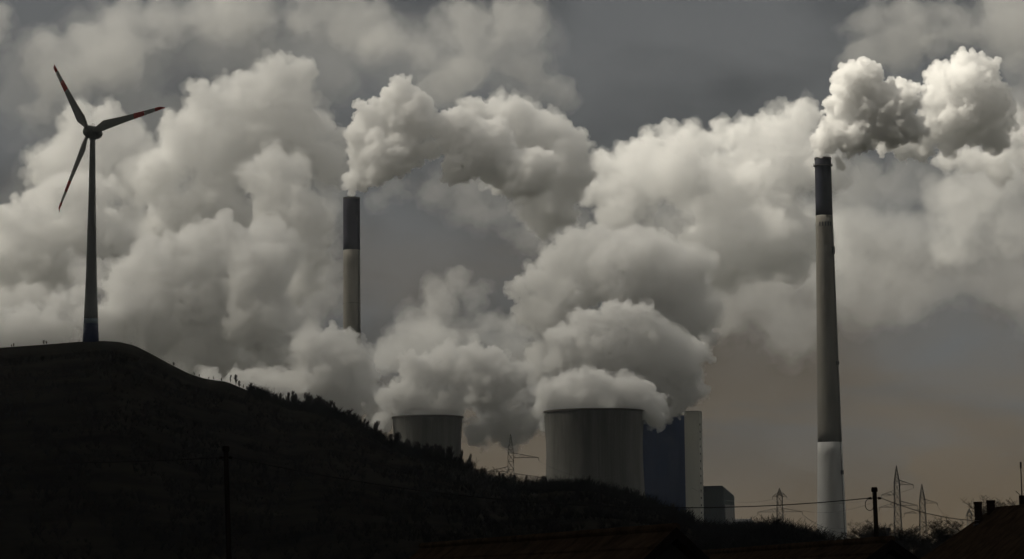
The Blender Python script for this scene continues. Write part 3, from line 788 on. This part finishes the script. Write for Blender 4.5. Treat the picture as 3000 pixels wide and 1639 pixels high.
# steam of the two stacks
steam('steam_plume', [(2068,390,19),(2060,370,22),(2085,350,38),(2110,330,45),(2140,350,44),(2170,350,33),(2125,375,18),(2112,405,12),(2114,420,8),(2190,340,28),
 (2100,275,33),(2130,215,38),(2160,195,36),(2185,200,34),(2150,250,60),(2210,250,55),(2240,300,52),(2200,300,60),(2280,320,42),(2308,330,24),(2260,270,40)],
 1825, 1.2, 0.11, 'dense grey white steam curling out of the tall white footed chimney', shells=FIRM, seed=3, kids=13, levels=3)
steam('steam_plume', [(2260,225,28),(2290,235,32),(2345,200,18),(2375,190,36),(2420,176,36),(2465,170,33),(2480,190,36),(2410,230,65),(2460,240,66),(2512,270,42),(2532,300,30),(2430,300,70),(2360,330,48),(2310,350,42),(2270,370,34),(2230,350,36),(2320,378,26),(2400,350,42),(2480,330,50),(2500,345,38),(2345,300,40),(2350,250,36)],
 1935, 1.4, 0.07, 'brightest cream white billow of steam, drifting off behind the chimney plume', shells=FIRM, seed=5, kids=13, levels=3)
steam('steam_plume', [(2500,400,40),(2440,395,36),(2545,340,38),(2560,290,26),(2565,390,36),(2380,400,30),(2600,340,50),(2520,440,36),(2610,420,50)],
 2010, 2.2, 0.022, 'shaded grey steam trailing from the sunlit billow to the picture edge', seed=37, shells=MID)
steam('steam_plume', [(886,484,10),(900,465,20),(898,437,24),(935,432,42),(908,395,32),(930,360,50),(975,390,60),(940,310,48),(1000,330,70),(985,255,42),(1012,240,40),(1040,268,46),(1065,320,42),(1075,380,32),
 (1130,330,46),(1155,300,38),(1180,380,66),(1220,350,50),(1240,340,44),(1260,420,60),(1150,420,40),(1330,440,60)],
 2013, 1.4, 0.085, 'bulging pale steam above the dark banded chimney', shells=FIRM, seed=7, kids=13, levels=3)
steam('steam_plume', [(1190,285,38),(1240,280,42),(1300,290,46),(1280,340,70),(1350,350,80),(1400,340,50),(1440,370,40),(1455,350,24),(1420,420,66),(1340,450,66),(1270,440,50),(1410,480,40),(1380,510,56),(1420,540,30),(1370,560,36),(1330,520,40)],
 2130, 2.0, 0.05, 'soft grey steam drifting right, away from the dark banded chimney', shells=MID, seed=8)
steam('steam_bank', [(1000,470,50),(1090,470,60),(1180,480,70),(1270,520,70),(1360,560,70),(1420,600,60),(1440,470,50),(1330,600,70),(960,500,36)],
 2200, 4, 0.0035, 'thin grey fringe hanging under the steam of the dark banded chimney', shells=VEIL, disp=SOFT, levels=2, fill=4, seed=35, kids=10)
steam('steam_bank', [(1680,580,90),(1750,690,110),(1850,760,110),(1960,720,110),(1800,620,110),(1900,600,120),(2050,620,110),(1980,820,100),(1700,480,90)],
 2500, 5, 0.004, 'broad dim steam fading out between the tall steam column and the white footed chimney', shells=VEIL, disp=SOFT, levels=2, fill=4, seed=36, kids=10)
# steam of the two cooling towers
steam('steam_plume', [(1002,1044,22),(960,1055,26),(990,1005,35),(1040,995,45),(1090,1012,46),(1140,1030,32),(1060,940,46),(1120,920,48),(1190,905,38),(1250,922,42),(1180,960,60),(1240,980,60),(1300,950,42),(1320,1000,46),(1250,1050,50),(1200,1090,36),(1280,1080,46),(1330,1060,36)],
 1730, 1.8, 0.06, 'low rounded steam cloud spilling over the smaller cooling tower', shells=MID, seed=9)
steam('steam_plume', [(1372,1030,30),(1395,1000,42),(1440,985,46),(1500,965,42),(1480,1000,60),(1560,995,52),(1600,1000,46),(1640,1022,42),(1655,1048,28),(1550,1030,40),(1430,1040,30)],
 1606, 1.8, 0.06, 'rounded steam cap sitting on the large cooling tower', shells=MID, seed=10)
steam('steam_plume', [(1400,920,38),(1425,865,46),(1480,835,46),(1540,800,42),(1600,810,46),(1560,860,66),(1640,860,56),(1700,880,50),(1750,885,40),(1778,890,18),(1720,940,56),(1740,980,36),(1640,930,66),(1690,1000,42),(1480,900,56),(1560,940,60),(1660,1050,24)],
 1720, 2.0, 0.05, 'wide grey steam bank standing over the blue boiler house', shells=MID, seed=11)
# steam of towers out of sight behind the hill and the boiler house
steam('steam_plume', [(1310,730,28),(1290,745,16),(1350,700,36),(1330,780,40),(1400,640,42),(1440,612,38),(1500,608,42),(1580,600,40),(1640,620,46),(1500,680,90),(1600,700,100),(1420,740,80),(1400,820,70),(1700,720,90),(1380,900,60),(1720,800,80),(1650,780,80),(1360,960,46)],
 1900, 2.2, 0.036, 'tall pale steam column with a ragged edge leaning over the large cooling tower', shells=MID, seed=12)
steam('steam_bank', [(1520,420,50),(1490,480,46),(1560,390,36),(1640,360,40),(1690,340,34),(1730,350,34),(1600,450,90),(1700,430,90),(1760,360,50),(1820,345,44),(1880,340,50),(1950,350,60),(1980,300,45),(2030,290,50),(1800,480,110),(1920,460,110),(2000,400,80),(1950,600,120),(1800,640,120),(1560,560,80),(2060,420,80)],
 2350, 3, 0.018, 'broad warm white steam bank reaching across to the tall white footed chimney', shells=BANK, levels=2, fill=2, seed=13, kids=10)
steam('steam_bank', [(2150,500,100),(2250,480,80),(2150,640,110),(2330,480,60),(2250,600,110),(2080,560,90)],
 2600, 5, 0.0035, 'thin warm steam veil hanging behind the tall white footed chimney', shells=VEIL, disp=SOFT, levels=2, fill=4, seed=14, kids=10)
steam('steam_bank', [(2560,235,46),(2590,190,46),(2600,300,70),(2550,420,80),(2470,480,80),(2420,560,100),(2560,560,100),(2660,450,120)],
 2450, 5, 0.006, 'pale steam bank trailing out of the picture beyond the sunlit billow', shells=VEIL, disp=SOFT, levels=2, fill=4, seed=15, kids=10)
steam('steam_plume', [(560,588,48),(500,602,44),(440,622,40),(395,640,36),(345,665,40),(600,612,34),(430,700,90),(550,680,90),(650,700,90),(700,640,70),(330,760,80),(500,780,100),(650,800,100),(400,850,80),(550,900,90),(700,900,90),(290,700,40)],
 1860, 2.2, 0.036, 'middle steam mound between the wind turbine and the dark banded chimney', shells=MID, seed=16)
steam('steam_plume', [(635,430,42),(685,420,46),(745,440,46),(700,490,66),(745,530,66),(660,480,40),(720,590,60),(770,640,60),(740,700,60),(780,560,50)],
 1960, 2.4, 0.026, 'upright round headed steam column rising beside the dark banded chimney', shells=MID, seed=17)
steam('steam_plume', [(785,880,50),(830,862,36),(868,852,26),(880,895,46),(905,950,46),(800,960,76),(860,1010,50),(700,985,60),(600,985,46),(530,960,36),(935,1000,36),(945,1050,28),(760,1040,60)],
 1800, 2.0, 0.05, 'low steam hiding the foot of the dark banded chimney', shells=MID, seed=18)
steam('steam_bank', [(510,232,36),(560,225,36),(620,215,40),(690,190,46),(715,152,24),(755,180,36),(540,290,70),(640,290,90),(740,270,66),(790,315,56),(838,350,36),(820,400,60),(430,315,36),(470,360,76),(560,400,90),(700,360,90),(850,430,40),(400,440,80),(560,520,90),(430,540,80)],
 2250, 2.8, 0.022, 'tall pale steam mass peaking above and right of the wind turbine', shells=BANK, levels=2, fill=2, seed=19)
steam('steam_bank', [(270,292,36),(330,325,36),(220,335,60),(380,375,32),(300,385,80),(160,420,76),(230,470,80),(350,460,70),(110,500,50),(330,560,60)],
 2400, 3, 0.018, 'pale steam bank directly behind the turbine hub', shells=BANK, levels=2, fill=2, seed=20)
steam('steam_plume', [(28,560,44),(80,515,40),(150,482,46),(220,472,46),(270,485,36),(100,600,80),(200,580,76),(300,600,56),(20,650,70),(130,680,60)],
 2050, 2.4, 0.026, 'rounded steam cloud behind the turbine tower, cut by the picture edge', shells=MID, seed=21)
steam('steam_plume', [(60,800,46),(150,772,40),(210,735,24),(40,850,60),(130,830,60),(220,800,50),(-40,830,60),(280,830,60)],
 1840, 2.4, 0.03, 'low steam rising from behind the grassy hilltop', shells=MID, seed=22)
steam('steam_bank', [(1040,800,46),(1090,745,40),(1140,725,40),(1185,745,36),(1100,820,70),(1200,810,60),(1000,855,40),(980,900,40),(1270,830,50),(1150,880,70),(1280,900,60),(1050,900,60)],
 2500, 4, 0.007, 'dim grey steam in the gap between the two cooling tower plumes', shells=VEIL, disp=SOFT, levels=2, fill=4, seed=23, kids=10)
steam('steam_bank', [(800,560,60),(825,650,56),(835,760,56),(785,700,80),(760,800,80),(820,480,50)],
 2280, 4, 0.008, 'grey steam veil close to the left side of the dark banded chimney', shells=VEIL, disp=SOFT, levels=2, fill=4, seed=31, kids=10)
steam('steam_bank', [(80,720,90),(200,690,80),(-30,760,90),(160,640,70),(330,640,80),(240,560,70)],
 2320, 4, 0.007, 'grey steam filling the hollow behind the turbine tower', shells=VEIL, disp=SOFT, levels=2, fill=4, seed=34, kids=10)
steam('steam_bank', [(2200,720,110),(2350,700,110),(2500,700,110),(2300,620,100),(2120,720,90),(2600,760,100)],
 2560, 6, 0.0026, 'dim warm steam sinking below the sunlit billow', shells=VEIL, disp=SOFT, levels=2, fill=4, seed=32, kids=8)
steam('clouds', [(80,200,150),(300,170,170),(560,120,170),(820,160,170),(1060,140,150),(1260,150,130),(150,420,150),(420,380,150),(700,330,150),(-150,250,170),(60,560,120)],
 3150, 7, 0.0012, 'thin grey cloud sheet filling the sky behind the wind turbine', shells=VEIL, disp=SOFT, levels=2, fill=4, seed=33, kids=8, cat='cloud', **W)
# cloud of the overcast sky
steam('clouds', [(120,120,60),(200,90,60),(300,50,70),(170,210,70),(280,150,80),(420,60,80),(520,40,80),(640,30,80),(760,40,80),(900,50,80),(110,280,50),(-60,60,80)],
 3200, 6, 0.006, 'high pale cloud above the wind turbine', shells=VEIL, disp=SOFT, levels=2, fill=4, seed=24, kids=8, cat='cloud', **W)
steam('clouds', [(960,110,70),(1060,120,60),(1200,150,60),(1250,125,46),(1150,190,50),(1300,170,60),(1370,230,46),(1420,250,36),(1300,60,80),(1180,60,80),(1100,250,50),(1330,240,60)],
 3100, 6, 0.006, 'high grey cloud over the dark banded chimney', shells=VEIL, disp=SOFT, levels=2, fill=4, seed=25, kids=8, cat='cloud', **W)
steam('clouds', [(2150,60,46),(2200,30,60),(2300,50,80),(2400,70,80),(2500,80,80),(2160,130,46),(2250,130,60),(2600,60,100)],
 3100, 6, 0.006, 'high grey cloud in the corner above the sunlit billow', shells=VEIL, disp=SOFT, levels=2, fill=4, seed=26, kids=8, cat='cloud', **W)

# unseen overcast added overhead, opened to sun the steam, thickened to darken the ground
def shade_deck():
    xs, ys = np.arange(-2200, 1601, 40.0), np.arange(-300, 3421, 40.0)
    z0 = 900.0
    def thick(x, y):
        n = mnoise.fractal(Vector((x / 420, y / 420, 3.1)), 1.0, 2.0, 4)
        t = 11 + 12 * max(0.0, min(1.0, (2090 - y) / 120)) + 240 * max(0.0, min(1.0, (1580 - y) / 120)) + 9 * n
        gap = math.hypot((x + 170) / 215, (y - 1975) / 150)
        t *= max(0.0, min(1.0, (gap - 0.55) / 0.9))
        gap2 = math.hypot((x + 140) / 230, (y - 2500) / 230)
        t *= 0.35 + 0.65 * max(0.0, min(1.0, (gap2 - 0.4) / 0.8))
        return max(t, 0.6)
    nx, ny = len(xs), len(ys)
    V = []
    for sgn in (1, -1):
        for y in ys:
            for x in xs:
                e = min(1, (x + 2200) / 200, (1600 - x) / 200, (y + 300) / 200, (3420 - y) / 120)
                V.append((x, y, z0 + sgn * (0.5 * thick(x, y) * max(e, 0) + 0.2)))
    F = []
    def q(k, i, j): return k * nx * ny + j * nx + i
    for j in range(ny - 1):
        for i in range(nx - 1):
            F.append((q(0, i, j), q(0, i+1, j), q(0, i+1, j+1), q(0, i, j+1)))
            F.append((q(1, i, j), q(1, i, j+1), q(1, i+1, j+1), q(1, i+1, j)))
    for i in range(nx - 1):
        F.append((q(1, i, 0), q(1, i+1, 0), q(0, i+1, 0), q(0, i, 0)))
        F.append((q(0, i, ny-1), q(0, i+1, ny-1), q(1, i+1, ny-1), q(1, i, ny-1)))
    for j in range(ny - 1):
        F.append((q(0, 0, j), q(0, 0, j+1), q(1, 0, j+1), q(1, 0, j)))
        F.append((q(1, nx-1, j), q(1, nx-1, j+1), q(0, nx-1, j+1), q(0, nx-1, j)))
    o = link('clouds', np_mesh('clouds', V, F, True), steam_mat('overcast', 0.06, g=0.5))
    tag(o, 'unseen overcast layer added overhead, thickened and opened to shape the sunlight', 'cloud', None, 'stuff')
shade_deck()

# ------------------------------------------------------------------ the faint air between here and the power station
b = MB(); b.box((0, 840, 279.5), (5200, 3880, 561.0)); 
hz_ = b.build('haze', steam_mat('haze', 0.000055, (0.86, 0.93, 1.0), 0.2))
tag(hz_, 'faint grey haze lying over the hill and the power station', 'haze', None, 'stuff')
